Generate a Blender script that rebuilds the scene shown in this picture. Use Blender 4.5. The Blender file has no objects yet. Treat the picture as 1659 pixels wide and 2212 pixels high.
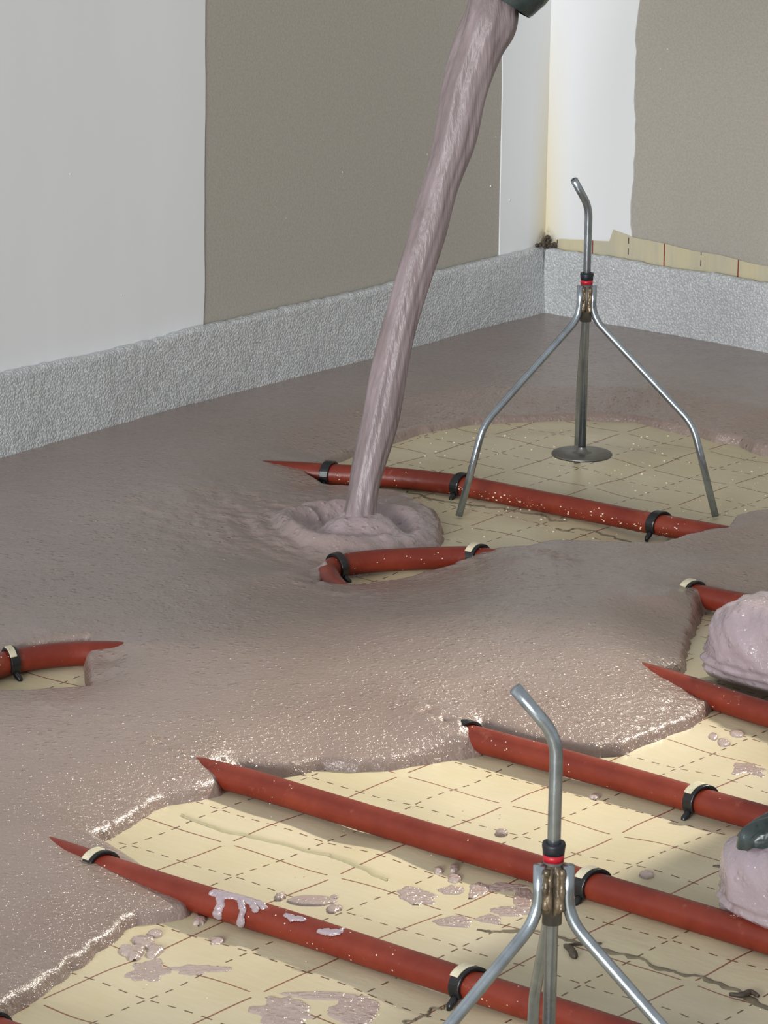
import bpy, bmesh, math, random
import numpy as np
from mathutils import Vector, Matrix
random.seed(7)
rng = np.random.default_rng(7)
sc = bpy.context.scene
PI = math.pi

# ------------------------------------------------------------------ camera
FPX = 8091.3
CAM = np.array([1.56638, -1.91122, 0.92859])
YAW, PIT, ROL = 0.674121, 0.262650, 0.014200
_f = np.array([-math.sin(YAW)*math.cos(PIT), math.cos(YAW)*math.cos(PIT), -math.sin(PIT)])
_r = np.array([math.cos(YAW), math.sin(YAW), 0.0])
_u = np.cross(_r, _f)
_c, _s = math.cos(ROL), math.sin(ROL)
RR, UU = _c*_r+_s*_u, -_s*_r+_c*_u
cd = bpy.data.cameras.new('camera')
cam = bpy.data.objects.new('camera', cd)
sc.collection.objects.link(cam)
cam.matrix_world = Matrix(((RR[0], UU[0], -_f[0], CAM[0]), (RR[1], UU[1], -_f[1], CAM[1]),
                           (RR[2], UU[2], -_f[2], CAM[2]), (0, 0, 0, 1)))
cd.sensor_fit = 'VERTICAL'; cd.sensor_height = 24.0; cd.lens = FPX/2212*24.0
cd.clip_start = 0.05; cd.clip_end = 50
cd.dof.use_dof = True; cd.dof.focus_distance = 3.05; cd.dof.aperture_fstop = 60
sc.camera = cam

# ------------------------------------------------------------------ world and lights
sc.view_settings.view_transform = 'Standard'
sc.view_settings.look = 'None'
sc.view_settings.exposure = 0.0
sc.view_settings.gamma = 1.0
sc.view_settings.use_curve_mapping = False
w = bpy.data.worlds.new('world'); sc.world = w; w.use_nodes = True
bg = w.node_tree.nodes['Background']
bg.inputs[0].default_value = (0.93, 0.96, 1.0, 1); bg.inputs[1].default_value = 0.55

def aim(o, target):
    o.rotation_euler = (Vector(target)-o.location).to_track_quat('-Z', 'Y').to_euler()
def area(name, loc, target, sx, sy, power, col):
    l = bpy.data.lights.new(name, 'AREA'); l.shape = 'RECTANGLE'; l.size = sx; l.size_y = sy
    l.energy = power; l.color = col
    o = bpy.data.objects.new(name, l); sc.collection.objects.link(o); o.location = loc; aim(o, target); return o
area('window_light', (2.3, -7.7, 1.8), (-0.6, 1.2, 0.3), 3.0, 1.6, 640, (0.98, 0.99, 1.0))
sl = bpy.data.lights.new('work_lamp', 'SPOT'); sl.energy = 172; sl.color = (1.0, 0.93, 0.80)
sl.spot_size = math.radians(27); sl.spot_blend = 1.0; sl.shadow_soft_size = 0.035
so = bpy.data.objects.new('work_lamp', sl); sc.collection.objects.link(so)
so.location = (0.10, 1.45, 1.15); aim(so, (-0.08, 0.12, 0.0))

# ------------------------------------------------------------------ helpers
def at(px, py, val=0.0, axis=2):
    d = (px-829.5)/FPX*RR-(py-1106)/FPX*UU+_f
    t = (val-CAM[axis])/d[axis]
    return CAM+d*t
def at_depth(px, py, depth):
    return CAM+((px-829.5)/FPX*RR-(py-1106)/FPX*UU+_f)*depth
def lin(r, g, b):
    f = lambda c: ((c/255+0.055)/1.055)**2.4 if c > 10 else c/255/12.92
    return (f(r), f(g), f(b), 1)
def tag(o, label=None, cat=None, group=None, kind=None):
    if label: o['label'] = label
    if cat: o['category'] = cat
    if group: o['group'] = group
    if kind: o['kind'] = kind
    return o
def link_mesh(name, me, mat=None, parent=None, smooth=True):
    o = bpy.data.objects.new(name, me); sc.collection.objects.link(o)
    if mat: me.materials.append(mat)
    if smooth and len(me.polygons):
        me.polygons.foreach_set('use_smooth', [True]*len(me.polygons))
    if parent: o.parent = parent
    return o
def pydata(name, v, f, mat=None, parent=None, smooth=True):
    me = bpy.data.meshes.new(name); me.from_pydata([tuple(map(float, p)) for p in v], [], f); me.update()
    return link_mesh(name, me, mat, parent, smooth)
def gridmesh(name, V, keep, mat=None, parent=None):
    """V: (n,m,3) array; keep: (n-1,m-1) mask of quads."""
    n, m = V.shape[:2]
    idx = np.arange(n*m).reshape(n, m)
    q = np.stack([idx[:-1, :-1], idx[1:, :-1], idx[1:, 1:], idx[:-1, 1:]], -1)[keep]
    used = np.unique(q); rem = np.full(n*m, -1); rem[used] = np.arange(len(used))
    q = rem[q]; P = V.reshape(-1, 3)[used].astype(np.float32)
    me = bpy.data.meshes.new(name)
    me.vertices.add(len(P)); me.vertices.foreach_set('co', P.ravel())
    me.loops.add(q.size); me.loops.foreach_set('vertex_index', q.ravel().astype(np.int32))
    me.polygons.add(len(q)); me.polygons.foreach_set('loop_start', (np.arange(len(q))*4).astype(np.int32))
    me.update(calc_edges=True); me.validate()
    return link_mesh(name, me, mat, parent)
def empty(name, loc=(0, 0, 0), rz=0):
    o = bpy.data.objects.new(name, None); sc.collection.objects.link(o)
    o.location = loc; o.rotation_euler[2] = rz; o.empty_display_size = 0.02; return o
def vnoise(x, y, seed=0):
    xi = np.floor(x).astype(np.int64); yi = np.floor(y).astype(np.int64)
    fx = x-xi; fy = y-yi; fx = fx*fx*(3-2*fx); fy = fy*fy*(3-2*fy)
    def h(a, b):
        n = (a*374761393+b*668265263+seed*1442695041) & 0xffffffff
        n = ((n ^ (n >> 13))*1274126177) & 0xffffffff
        return ((n ^ (n >> 16)) & 0xffff)/32767.5-1
    return (h(xi, yi)*(1-fx)+h(xi+1, yi)*fx)*(1-fy)+(h(xi, yi+1)*(1-fx)+h(xi+1, yi+1)*fx)*fy
def fbm(x, y, seed=0, o=3):
    s = 0; a = 1.0
    for k in range(o):
        s = s+a*vnoise(x*2**k, y*2**k, seed+k*17); a *= 0.5
    return s
def spline(P, n=12):
    P = [np.array(p, float) for p in P]; P = [2*P[0]-P[1]]+P+[2*P[-1]-P[-2]]; out = []
    for i in range(1, len(P)-2):
        p0, p1, p2, p3 = P[i-1:i+3]
        for k in range(n):
            t = k/n
            out.append(0.5*((2*p1)+(-p0+p2)*t+(2*p0-5*p1+4*p2-p3)*t*t+(-p0+3*p1-3*p2+p3)*t**3))
    out.append(P[-2]); return out
def tube(path, rad, seg=16, cap=True, rfun=None):
    """returns verts, faces of a swept tube. rad may be a list. parallel transport frame"""
    path = [np.array(p, float) for p in path]; n = len(path)
    if not hasattr(rad, '__len__'): rad = [rad]*n
    T = [path[min(i+1, n-1)]-path[max(i-1, 0)] for i in range(n)]; T = [t/np.linalg.norm(t) for t in T]
    a = np.array([0, 0, 1.]) if abs(T[0][2]) < 0.9 else np.array([1., 0, 0])
    N = np.cross(T[0], a); N /= np.linalg.norm(N); V = []; F = []
    for i in range(n):
        N = N-T[i]*(N@T[i]); N /= np.linalg.norm(N); B = np.cross(T[i], N)
        for k in range(seg):
            th = 2*PI*k/seg; r = rad[i]*(rfun(i/(n-1), th) if rfun else 1)
            V.append(path[i]+r*(math.cos(th)*N+math.sin(th)*B))
    for i in range(n-1):
        for k in range(seg):
            k2 = (k+1) % seg
            F.append((i*seg+k, i*seg+k2, (i+1)*seg+k2, (i+1)*seg+k))
    if cap:
        F.append(tuple(range(seg-1, -1, -1))); F.append(tuple((n-1)*seg+k for k in range(seg)))
    return V, F
def bentpath(P, r=0.01, n=6):
    """polyline with rounded corners"""
    P = [np.array(p, float) for p in P]; out = [P[0]]
    for i in range(1, len(P)-1):
        a = P[i-1]-P[i]; b = P[i+1]-P[i]; la, lb = np.linalg.norm(a), np.linalg.norm(b)
        d = min(r, la*0.45, lb*0.45); A = P[i]+a/la*d; B = P[i]+b/lb*d
        for k in range(n+1):
            t = k/n; out.append((1-t)**2*A+2*t*(1-t)*P[i]+t*t*B)
    out.append(P[-1]); return out
def lathe(prof, seg=32):
    V = []; F = []
    for r, z in prof:
        for k in range(seg):
            V.append((r*math.cos(2*PI*k/seg), r*math.sin(2*PI*k/seg), z))
    for i in range(len(prof)-1):
        for k in range(seg):
            k2 = (k+1) % seg; F.append((i*seg+k, i*seg+k2, (i+1)*seg+k2, (i+1)*seg+k))
    return V, F

# ------------------------------------------------------------------ materials
class NT:
    def __init__(s, name):
        s.m = bpy.data.materials.new(name); s.m.use_nodes = True; s.t = s.m.node_tree
        s.b = s.t.nodes['Principled BSDF']
    def n(s, typ, **k):
        x = s.t.nodes.new(typ)
        for a, v in k.items(): setattr(x, a, v)
        return x
    def l(s, a, b): s.t.links.new(a, b)
    def val(s, v, sock):
        if isinstance(v, (int, float)): sock.default_value = v
        else: s.l(v, sock)
    def math(s, op, a, b=0.0, c=None, clamp=False):
        x = s.n('ShaderNodeMath', operation=op); x.use_clamp = clamp
        s.val(a, x.inputs[0]); s.val(b, x.inputs[1])
        if c is not None: s.val(c, x.inputs[2])
        return x.outputs[0]
    def coord(s):
        return s.n('ShaderNodeTexCoord').outputs['Object']
    def noise(s, scale, detail=3, rough=0.5, vec=None, stretch=None):
        x = s.n('ShaderNodeTexNoise'); x.inputs['Scale'].default_value = scale
        x.inputs['Detail'].default_value = detail; x.inputs['Roughness'].default_value = rough
        v = vec or s.coord()
        if stretch:
            mp = s.n('ShaderNodeMapping'); mp.inputs['Scale'].default_value = stretch; s.l(v, mp.inputs[0]); v = mp.outputs[0]
        s.l(v, x.inputs['Vector']); return x.outputs['Fac']
    def voro(s, scale, feature='F1', vec=None):
        x = s.n('ShaderNodeTexVoronoi', feature=feature); x.inputs['Scale'].default_value = scale
        s.l(vec or s.coord(), x.inputs['Vector']); return x.outputs['Distance']
    def ramp(s, v, stops):
        x = s.n('ShaderNodeValToRGB'); e = x.color_ramp.elements
        while len(e) < len(stops): e.new(0.5)
        for el, (p, c) in zip(e, stops):
            el.position = p; el.color = c if len(c) == 4 else (*c, 1)
        s.l(v, x.inputs[0]); return x.outputs[0]
    def mix(s, f, a, b):
        x = s.n('ShaderNodeMix', data_type='RGBA')
        s.val(f, x.inputs[0])
        for v, i in ((a, 6), (b, 7)):
            if isinstance(v, tuple): x.inputs[i].default_value = v
            else: s.l(v, x.inputs[i])
        return x.outputs[2]
    def col(s, c):
        if isinstance(c, tuple): s.b.inputs['Base Color'].default_value = c
        else: s.l(c, s.b.inputs['Base Color'])
    def set(s, **k):
        for a, v in k.items(): s.val(v, s.b.inputs[a.replace('_', ' ')])
    def bump(s, h, dist=0.001, strength=1.0, prev=None):
        x = s.n('ShaderNodeBump'); x.inputs['Distance'].default_value = dist; x.inputs['Strength'].default_value = strength
        s.l(h, x.inputs['Height'])
        if prev: s.l(prev, x.inputs['Normal'])
        s.l(x.outputs[0], s.b.inputs['Normal']); return x.outputs[0]
def thresh(m, v, a, b):      # smooth 0..1 between a and b
    x = m.n('ShaderNodeMapRange'); x.inputs[1].default_value = a; x.inputs[2].default_value = b
    m.l(v, x.inputs[0]); return x.outputs[0]

def m_screed(name, base, light, rough=0.32, grain=1.0):
    m = NT(name)
    big = m.noise(6, 4, 0.55); fine = m.noise(420, 2, 0.6)
    c = m.mix(thresh(m, big, 0.35, 0.68), base, light)
    c = m.mix(m.math('MULTIPLY', thresh(m, fine, 0.55, 0.8), 0.35), c, tuple(min(1, v*1.25) for v in light[:3])+(1,))
    if name == 'wet_screed':
        at_ = m.n('ShaderNodeAttribute', attribute_name='fresh'); c = m.mix(at_.outputs['Fac'], c, lin(160, 142, 144))
    m.col(c); m.set(Roughness=rough, Specular_IOR_Level=0.5)
    m.set(Coat_Weight=0.6, Coat_Roughness=0.17)
    g = m.noise(190, 3, 0.6)
    vn = m.n('ShaderNodeTexVoronoi'); vn.inputs['Scale'].default_value = 175; m.l(m.coord(), vn.inputs['Vector'])
    dome = thresh(m, vn.outputs['Distance'], 0.44, 0.0)
    sp = m.n('ShaderNodeSeparateColor'); m.l(vn.outputs['Color'], sp.inputs[0])
    sel = m.math('MULTIPLY', m.math('LESS_THAN', sp.outputs[0], 0.55), thresh(m, m.noise(7, 3), 0.30, 0.55))
    dome = m.math('MULTIPLY', m.math('MULTIPLY', m.math('SMOOTH_MIN', dome, 1.0, 0.3), sel), m.math('ADD', sp.outputs[1], 0.3))
    n1 = m.bump(g, 0.0009*grain, 0.8)
    n2 = m.bump(m.noise(620, 2, 0.7), 0.0006*grain, 0.6, n1)
    n3 = m.bump(dome, 0.0011*grain, 1.0, n2)
    gl = m.bump(m.noise(250, 2, 0.6), 0.0034*grain, 1.0, n1)
    gd = m.bump(dome, 0.0032*grain, 1.0, gl)
    m.l(gd, m.b.inputs['Coat Normal']); m.l(n3, m.b.inputs['Normal'])
    return m.m
M_SCREED = m_screed('wet_screed', lin(131, 113, 104), lin(141, 124, 115), 0.24)
M_SPLASH = m_screed('fresh_screed', lin(152, 137, 143), lin(163, 148, 153), 0.22, 0.6)
def m_stream():
    m = NT('pouring_screed')
    st = m.noise(60, 4, 0.6, stretch=(1.0, 1.0, 0.06))
    m.col(m.mix(thresh(m, st, 0.35, 0.65), lin(124, 110, 110), lin(150, 135, 137)))
    m.set(Roughness=0.42)
    m.bump(m.noise(90, 4, 0.6, stretch=(1, 1, 0.07)), 0.004, 0.7); return m.m
M_STREAM = m_stream()

def grid_lines(m, x, y, wline=0.00042):
    """printed 10 cm solid grid with gaps at the crossings, dashed grid between"""
    def dist(v, off):     # distance to nearest multiple of .1 (+off)
        t = m.math('ADD', m.math('DIVIDE', v, 0.1), 0.5-off)
        return m.math('MULTIPLY', m.math('ABSOLUTE', m.math('SUBTRACT', m.math('FRACT', t), 0.5)), 0.1)
    dx, dy, ex, ey = dist(x, 0), dist(y, 0), dist(x, 0.5), dist(y, 0.5)
    def line(a, along, w_):
        return m.math('MULTIPLY', m.math('LESS_THAN', a, w_), m.math('GREATER_THAN', along, 0.0065))
    def dash(a, along):
        f = m.math('FRACT', m.math('DIVIDE', along, 0.01429))
        on = m.math('MULTIPLY', m.math('GREATER_THAN', f, 0.18), m.math('LESS_THAN', f, 0.68))
        return m.math('MULTIPLY', m.math('LESS_THAN', a, wline*1.05), on)
    s = m.math('MAXIMUM', line(dx, dy, wline*1.1), line(dy, dx, wline*1.1))
    d = m.math('MAXIMUM', dash(ex, ey), dash(ey, ex))
    return s, d
def m_foil():
    m = NT('printed_foil'); co = m.coord()
    nz = m.n('ShaderNodeTexNoise'); nz.inputs['Scale'].default_value = 7; nz.inputs['Detail'].default_value = 1
    m.l(co, nz.inputs['Vector'])
    va = m.n('ShaderNodeVectorMath', operation='MULTIPLY_ADD'); m.l(nz.outputs['Color'], va.inputs[0])
    va.inputs[1].default_value = (0.006, 0.006, 0); m.l(co, va.inputs[2])
    sp = m.n('ShaderNodeSeparateXYZ'); m.l(va.outputs[0], sp.inputs[0])
    x = m.math('SUBTRACT', sp.outputs[0], 0.003); y = m.math('SUBTRACT', sp.outputs[1], 0.003)
    s, d = grid_lines(m, x, y, 0.0007)
    base = m.mix(thresh(m, m.noise(9, 4), 0.35, 0.7), lin(194, 182, 149), lin(200, 189, 162))
    fib = thresh(m, m.noise(30, 4, 0.6, stretch=(1, 9, 1)), 0.45, 0.75)
    base = m.mix(m.math('MULTIPLY', fib, 0.12), base, lin(228, 222, 196))
    dirt = thresh(m, m.noise(3.2, 4, 0.6), 0.55, 0.75)
    base = m.mix(m.math('MULTIPLY', dirt, 0.25), base, lin(176, 160, 128))
    c = m.mix(m.math('MULTIPLY', s, 0.9), base, lin(122, 66, 48))
    c = m.mix(m.math('MULTIPLY', d, 0.92), c, lin(92, 62, 46))
    m.col(c); m.set(Roughness=0.42, Specular_IOR_Level=0.45)
    n = m.bump(m.noise(18, 4, 0.6, stretch=(1, 1.6, 1)), 0.0022, 0.45)
    return m.m
M_FOIL = m_foil()
def m_flap():
    m = NT('foil_upturn'); co = m.coord(); sp = m.n('ShaderNodeSeparateXYZ'); m.l(co, sp.inputs[0])
    x = sp.outputs[0]; z = sp.outputs[2]
    def dist(off):
        t = m.math('ADD', m.math('DIVIDE', x, 0.1), 0.5-off)
        return m.math('MULTIPLY', m.math('ABSOLUTE', m.math('SUBTRACT', m.math('FRACT', t), 0.5)), 0.1)
    s = m.math('LESS_THAN', dist(0.03), 0.0008)
    f = m.math('FRACT', m.math('DIVIDE', z, 0.0125))
    d = m.math('MULTIPLY', m.math('LESS_THAN', dist(0.53), 0.0007), m.math('GREATER_THAN', f, 0.42))
    base = m.mix(thresh(m, m.noise(14, 3, stretch=(3, 1, 0.5)), 0.4, 0.65), lin(200, 190, 158), lin(186, 180, 158))
    c = m.mix(s, base, lin(135, 45, 40)); c = m.mix(d, c, lin(85, 58, 52))
    m.col(c); m.set(Roughness=0.4); m.bump(m.noise(30, 3, stretch=(3, 1, 0.4)), 0.003, 0.5); return m.m
M_FLAP = m_flap()
def m_simple(name, c, rough=0.6, metal=0, ns=None, c2=None, bs=None, bd=0.0005, spec=0.5, nd=4):
    m = NT(name)
    if c2: m.col(m.mix(thresh(m, m.noise(ns or 20, nd, 0.6), 0.38, 0.66), c, c2))
    else: m.col(c)
    m.set(Roughness=rough, Metallic=metal, Specular_IOR_Level=spec)
    if bs: m.bump(m.noise(bs, 3, 0.6), bd, 0.7)
    return m.m
def m_board(name, a, b):
    m = NT(name)
    c = m.mix(thresh(m, m.noise(420, 3, 0.7), 0.35, 0.7), a, b)
    spk = thresh(m, m.voro(34), 0.045, 0.025)
    c = m.mix(m.math('MULTIPLY', spk, m.math('GREATER_THAN', m.noise(5, 2), 0.52)), c, lin(214, 210, 200))
    m.col(c); m.set(Roughness=0.85, Specular_IOR_Level=0.2); m.bump(m.noise(300, 3, 0.7), 0.0006, 0.4); return m.m
M_BOARD = m_board('board_paper', lin(163, 158, 148), lin(176, 171, 161))
def m_plaster():
    m = NT('joint_compound'); g = m.n('ShaderNodeNewGeometry'); sp = m.n('ShaderNodeSeparateXYZ'); m.l(g.outputs['Position'], sp.inputs[0])
    streak = thresh(m, m.noise(5, 3, 0.5, stretch=(1, 1, 0.08), vec=g.outputs['Position']), 0.35, 0.68)
    c = m.mix(m.math('MULTIPLY', streak, 0.6), lin(231, 233, 234), lin(217, 218, 218))
    # damp yellow stain close to the room corner
    dx = m.math('ADD', sp.outputs[0], 0.967); dy = m.math('SUBTRACT', 1.552, sp.outputs[1])
    dd = m.math('ADD', dx, dy)
    st = m.math('MULTIPLY', thresh(m, dd, 0.035, 0.0), thresh(m, sp.outputs[2], 0.40, 0.12))
    c = m.mix(m.math('MULTIPLY', st, 0.75), c, lin(214, 198, 148))
    r2 = m.math('SQRT', m.math('ADD', m.math('MULTIPLY', dd, dd), m.math('POWER', m.math('ABSOLUTE', m.math('SUBTRACT', sp.outputs[2], 0.103)), 2.0)))
    st2 = m.math('MULTIPLY', thresh(m, r2, 0.022, 0.003), thresh(m, m.noise(160, 3), 0.35, 0.55))
    c = m.mix(st2, c, lin(84, 62, 44))
    m.col(c); m.set(Roughness=0.6, Specular_IOR_Level=0.35); m.bump(m.noise(12, 4, 0.5, stretch=(1, 1, 0.4)), 0.002, 0.35); return m.m
M_PLASTER = m_plaster()
def m_foam():
    m = NT('edge_foam')
    cell = m.voro(420); n = m.noise(420, 3, 0.7)
    c = m.mix(thresh(m, cell, 0.1, 0.6), lin(214, 216, 216), lin(178, 181, 182))
    spk = thresh(m, m.voro(110), 0.1, 0.05)  # near-white dots put into the colour as sparkle glints
    c = m.mix(m.math('MULTIPLY', spk, m.math('GREATER_THAN', m.noise(40, 2), 0.5)), c, lin(252, 252, 252))
    m.col(c); m.set(Roughness=0.28, Specular_IOR_Level=0.6, Subsurface_Weight=0.25)
    m.b.inputs['Subsurface Radius'].default_value = (0.006, 0.006, 0.006)
    h = m.math('ADD', cell, m.math('MULTIPLY', n, 0.8)); m.bump(h, 0.0011, 0.8); return m.m
M_FOAM = m_foam()
def m_pipe():
    m = NT('red_pipe')
    c = m.mix(thresh(m, m.noise(25, 4, 0.6), 0.4, 0.7), lin(108, 35, 20), lin(126, 49, 30))
    dust = thresh(m, m.noise(60, 4, 0.7), 0.62, 0.8)
    c = m.mix(m.math('MULTIPLY', dust, 0.3), c, lin(190, 130, 112))
    sp = thresh(m, m.voro(190), 0.13, 0.09)
    sel = m.math('GREATER_THAN', m.noise(22, 3), 0.56)
    c = m.mix(m.math('MULTIPLY', sp, sel), c, lin(222, 196, 182))
    m.col(c); m.set(Roughness=0.42, Specular_IOR_Level=0.4); m.bump(m.noise(140, 3), 0.0007, 0.6); return m.m
M_PIPE = m_pipe()
M_STEEL = m_simple('zinc_steel', lin(172, 181, 187), 0.26, 0.9, 45, lin(146, 153, 158), 160, 0.0003)
M_STEEL_D = m_simple('dull_steel', lin(108, 108, 104), 0.42, 0.85, 50, lin(132, 128, 120), 120, 0.0005)
M_WELD = m_simple('weld_metal', lin(64, 54, 43), 0.36, 0.55, 90, lin(142, 126, 104), 110, 0.0016)
M_BLACK = m_simple('black_plastic', lin(16, 17, 19), 0.33, 0, 60, lin(28, 28, 30), 90, 0.0005)
M_COLLAR = m_simple('black_collar', lin(24, 26, 34), 0.45)
M_RED = m_simple('red_ring', lin(172, 22, 38), 0.4)
M_CREAM = m_simple('cream_plastic', lin(214, 206, 178), 0.45, 0, 80, lin(176, 166, 140), 150, 0.0006)
M_RUBBER = m_simple('dark_rubber', lin(34, 44, 44), 0.28, 0, 30, lin(66, 76, 74), 60, 0.002)
M_DEBRIS = m_simple('dark_debris', lin(52, 44, 34), 0.6, 0, 80, lin(84, 74, 60), 120, 0.0006)
M_SEAM = m_simple('seam_dirt', lin(120, 110, 88), 0.6, 0, 60, lin(92, 82, 66), 120, 0.001)
M_WRINKLE = m_simple('foil_fold', lin(178, 168, 132), 0.45)
M_CRUMB = m_simple('pale_crumb', lin(226, 214, 190), 0.6)
M_SLAB = m_simple('concrete', lin(120, 116, 110), 0.9, 0, 20, lin(140, 136, 130))

# ------------------------------------------------------------------ structure
WX, WY = -0.967, 1.552
def box(name, a, b, mat, parent=None, kind=None):
    v = [(x, y, z) for x in (a[0], b[0]) for y in (a[1], b[1]) for z in (a[2], b[2])]
    f = [(0, 1, 3, 2), (4, 6, 7, 5), (0, 4, 5, 1), (2, 3, 7, 6), (0, 2, 6, 4), (1, 5, 7, 3)]
    o = pydata(name, v, f, mat, parent, False)
    if kind: o['kind'] = kind
    return o
floor = box('floor', (WX-0.1, -3.2, -0.06), (3.2, WY+0.1, -0.012), M_SLAB, kind='structure')
wl = box('wall_left', (WX-0.08, -3.2, -0.06), (WX, WY+0.08, 2.4), M_BOARD, kind='structure')
wb = box('wall_back', (WX, WY, -0.06), (3.2, WY+0.08, 2.4), M_BOARD, kind='structure')

def band(name, axis, a0, a1, mat, parent, edge0=None, edge1=None, z0=0.0, z1=2.4, th=0.0014, seed=0):
    """thin coat of joint compound on a wall, with slightly irregular feathered sides"""
    n = 160; V = []; F = []
    for i in range(n+1):
        z = z0+(z1-z0)*(i/n)**1.6
        e0 = a0+(edge0(z) if edge0 else 0)
        e1 = a1+(edge1(z) if edge1 else 0)
        for t, off in ((0, 0), (0.0001, th), (0.5, th), (0.9999, th), (1, 0)):
            a = e0+(e1-e0)*t
            V.append((WX+off, a, z) if axis == 'y' else (a, WY-off, z))
    for i in range(n):
        for k in range(4):
            q = (i*5+k, i*5+k+1, (i+1)*5+k+1, (i+1)*5+k)
            F.append(q)
    return pydata(name, V, F, mat, parent, False)
jag = lambda s, amp, k: (lambda z: float(amp*fbm(np.array([z*k]), np.array([s*3.7]), s)[0]))
b1 = band('joint_compound_band', 'y', -3.2, 0.953, M_PLASTER, wl, None, lambda z: 0.006*(z-0.1)+jag(1, 0.0012, 14)(z))
b1['label'] = 'white joint compound coat to the left of the grey board paper'
b2 = band('joint_compound_band', 'y', 1.462, WY, M_PLASTER, wl, lambda z: -0.02*max(0, z-0.25)*1.5+jag(2, 0.0015, 12)(z), None)
b2['label'] = 'white joint compound band running down beside the corner'
b3 = band('joint_compound_band', 'x', WX, -0.846, M_PLASTER, wb, None, lambda z: 0.006*(z-0.1)+jag(3, 0.003, 40)(z))
b3['label'] = 'bright white joint compound band with a ragged edge beside the corner'

# foil sheet on the floor
def foil_z(x, y):
    z = 0.0025*fbm(x*11, y*9, 5, 2)+0.0012*np.sin(x*62+2.2*np.sin(y*30))*vnoise(x*6, y*6, 9)
    return z-0.0012
xs = np.arange(WX+0.002, 1.3, 0.006); ys = np.arange(-1.3, WY, 0.006)
X, Y = np.meshgrid(xs, ys, indexing='ij')
fo = gridmesh('insulation_foil', np.stack([X, Y, foil_z(X, Y)], -1), np.ones((len(xs)-1, len(ys)-1), bool), M_FOIL)
tag(fo, 'cream plastic foil sheet printed with red solid and dashed grid lines covering the floor', 'foil sheet')

# foil upturned behind the foam on the back wall
fx = np.linspace(-0.952, 1.0, 400)
top = np.interp(fx, [-0.952, -0.945, -0.875, -0.8735, -0.873, -0.84, -0.76, -0.65, -0.3, 1.0], [0.104, 0.108, 0.116, 0.116, 0.131, 0.124, 0.1205, 0.115, 0.113, 0.113])
top = top+0.0012*vnoise(fx*25, fx*0, 3)
tt = np.linspace(0, 1, 12)
V = np.zeros((len(fx), 12, 3)); V[..., 0] = fx[:, None]; V[..., 2] = top[:, None]*tt[None]+0.002
V[..., 1] = WY-0.0022-0.0012*np.abs(vnoise(fx*30, fx*0, 8))[:, None]*tt[None]
fl = gridmesh('foil_upturn', V, np.ones((len(fx)-1, 11), bool), M_FLAP)
tag(fl, 'strip of printed cream foil turned up against back wall above the foam, uneven top', 'foil strip')

# perimeter foam strips
def foam(name, axis, a0, a1, htop, lean, seed):
    n = int((a1-a0)/0.003); a = np.linspace(a0, a1, n)
    prof = []       # (offset from wall, height fraction)
    m = 36
    P = [(0.0, 0.0)]
    H = np.concatenate([np.linspace(0, 0.96, m), [0.985, 1.0, 1.0, 0.99]])
    O = np.concatenate([np.full(m, 0.0115), [0.0105, 0.0085, 0.004, 0.0015]])
    V = np.zeros((n, len(H), 3)); A = np.repeat(a[:, None], len(H), 1)
    Z = H[None]*(htop+0.0015*vnoise(a*14, a*0, seed)+0.0008*vnoise(a*120, a*0, seed+1))[:, None]
    bulge = 0.003*fbm(A*7, Z*12, seed+2, 2)+0.0004*fbm(A*130, Z*130, seed+3, 2)
    off = O[None]+bulge*(O[None] > 0.008)+lean(A)*(1-H[None])
    V[..., 2] = Z
    if axis == 'y': V[..., 0] = WX+off; V[..., 1] = A
    else: V[..., 0] = A; V[..., 1] = WY-0.0035-off*0.9
    return gridmesh(name, V, np.ones((n-1, len(H)-1), bool), M_FOAM)
f1 = foam('edge_foam_strip', 'y', -1.2, WY-0.012, 0.1015, lambda A: 0.004+0.02*np.clip((0.9-A)/0.35, 0, 1.2)*0.8, 21)
tag(f1, 'grey-white perimeter foam strip standing along the left wall', 'foam strip')
f2 = foam('edge_foam_strip', 'x', WX+0.012, 1.0, 0.1005, lambda A: 0.003+0.02*np.clip((A+0.78)/0.25, 0, 1.0)*0.9, 41)
tag(f2, 'bluish-white sparkling perimeter foam strip standing along the back wall', 'foam strip')

# ------------------------------------------------------------------ heating pipes
PR = 0.0102
def pipe(name, pts, label, n=10):
    path = spline([(p[0], p[1], p[2] if len(p) > 2 else PR) for p in pts], n)
    V, F = tube(path, PR, 28); o = pydata(name, V, F, M_PIPE)
    tag(o, label, 'pipe', 'red underfloor heating pipes'); return path
Y1, Y2, Y3, Y4, Y5, YF = -0.117, 0.083, 0.278, 0.488, 0.722, 0.889
p0 = pipe('heating_pipe', [(-0.9, -0.37, .007), (-0.3, -0.37, .008), (-0.15, -0.373), (0.3, -0.37), (0.9, -0.37)], 'red heating pipe just peeking in at the lower left corner of the photo')
p1 = pipe('heating_pipe', [(-0.9, -0.105), (-0.3, -0.113), (-0.07, -0.117), (0.05, -0.115), (0.15, -0.117), (0.24, -0.119), (0.39, -0.121), (0.6, -0.121), (1.0, -0.12)],
          'red heating pipe splashed with dripping screed, running behind the near tripod legs')
def uturn(cx, cy, r, sgn=1, n=7):
    return [(cx-r*math.sin(PI*k/n), cy+r*math.cos(PI*k/n)) for k in range(n+1)]
U1 = [(1.0, Y3-0.01), (0.7, 0.268), (0.45, 0.269), (0.3, 0.270), (0.158, 0.273), (0.03, 0.278), (-0.09, 0.279), (-0.14, 0.279, .0085), (-0.25, 0.279, .007), (-0.37, 0.280, .0085)]
U1 += [(-0.43, 0.270), (-0.475, 0.235), (-0.497, 0.185), (-0.490, 0.135, .008), (-0.44, 0.100, .007), (-0.38, 0.088, .007)]
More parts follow.
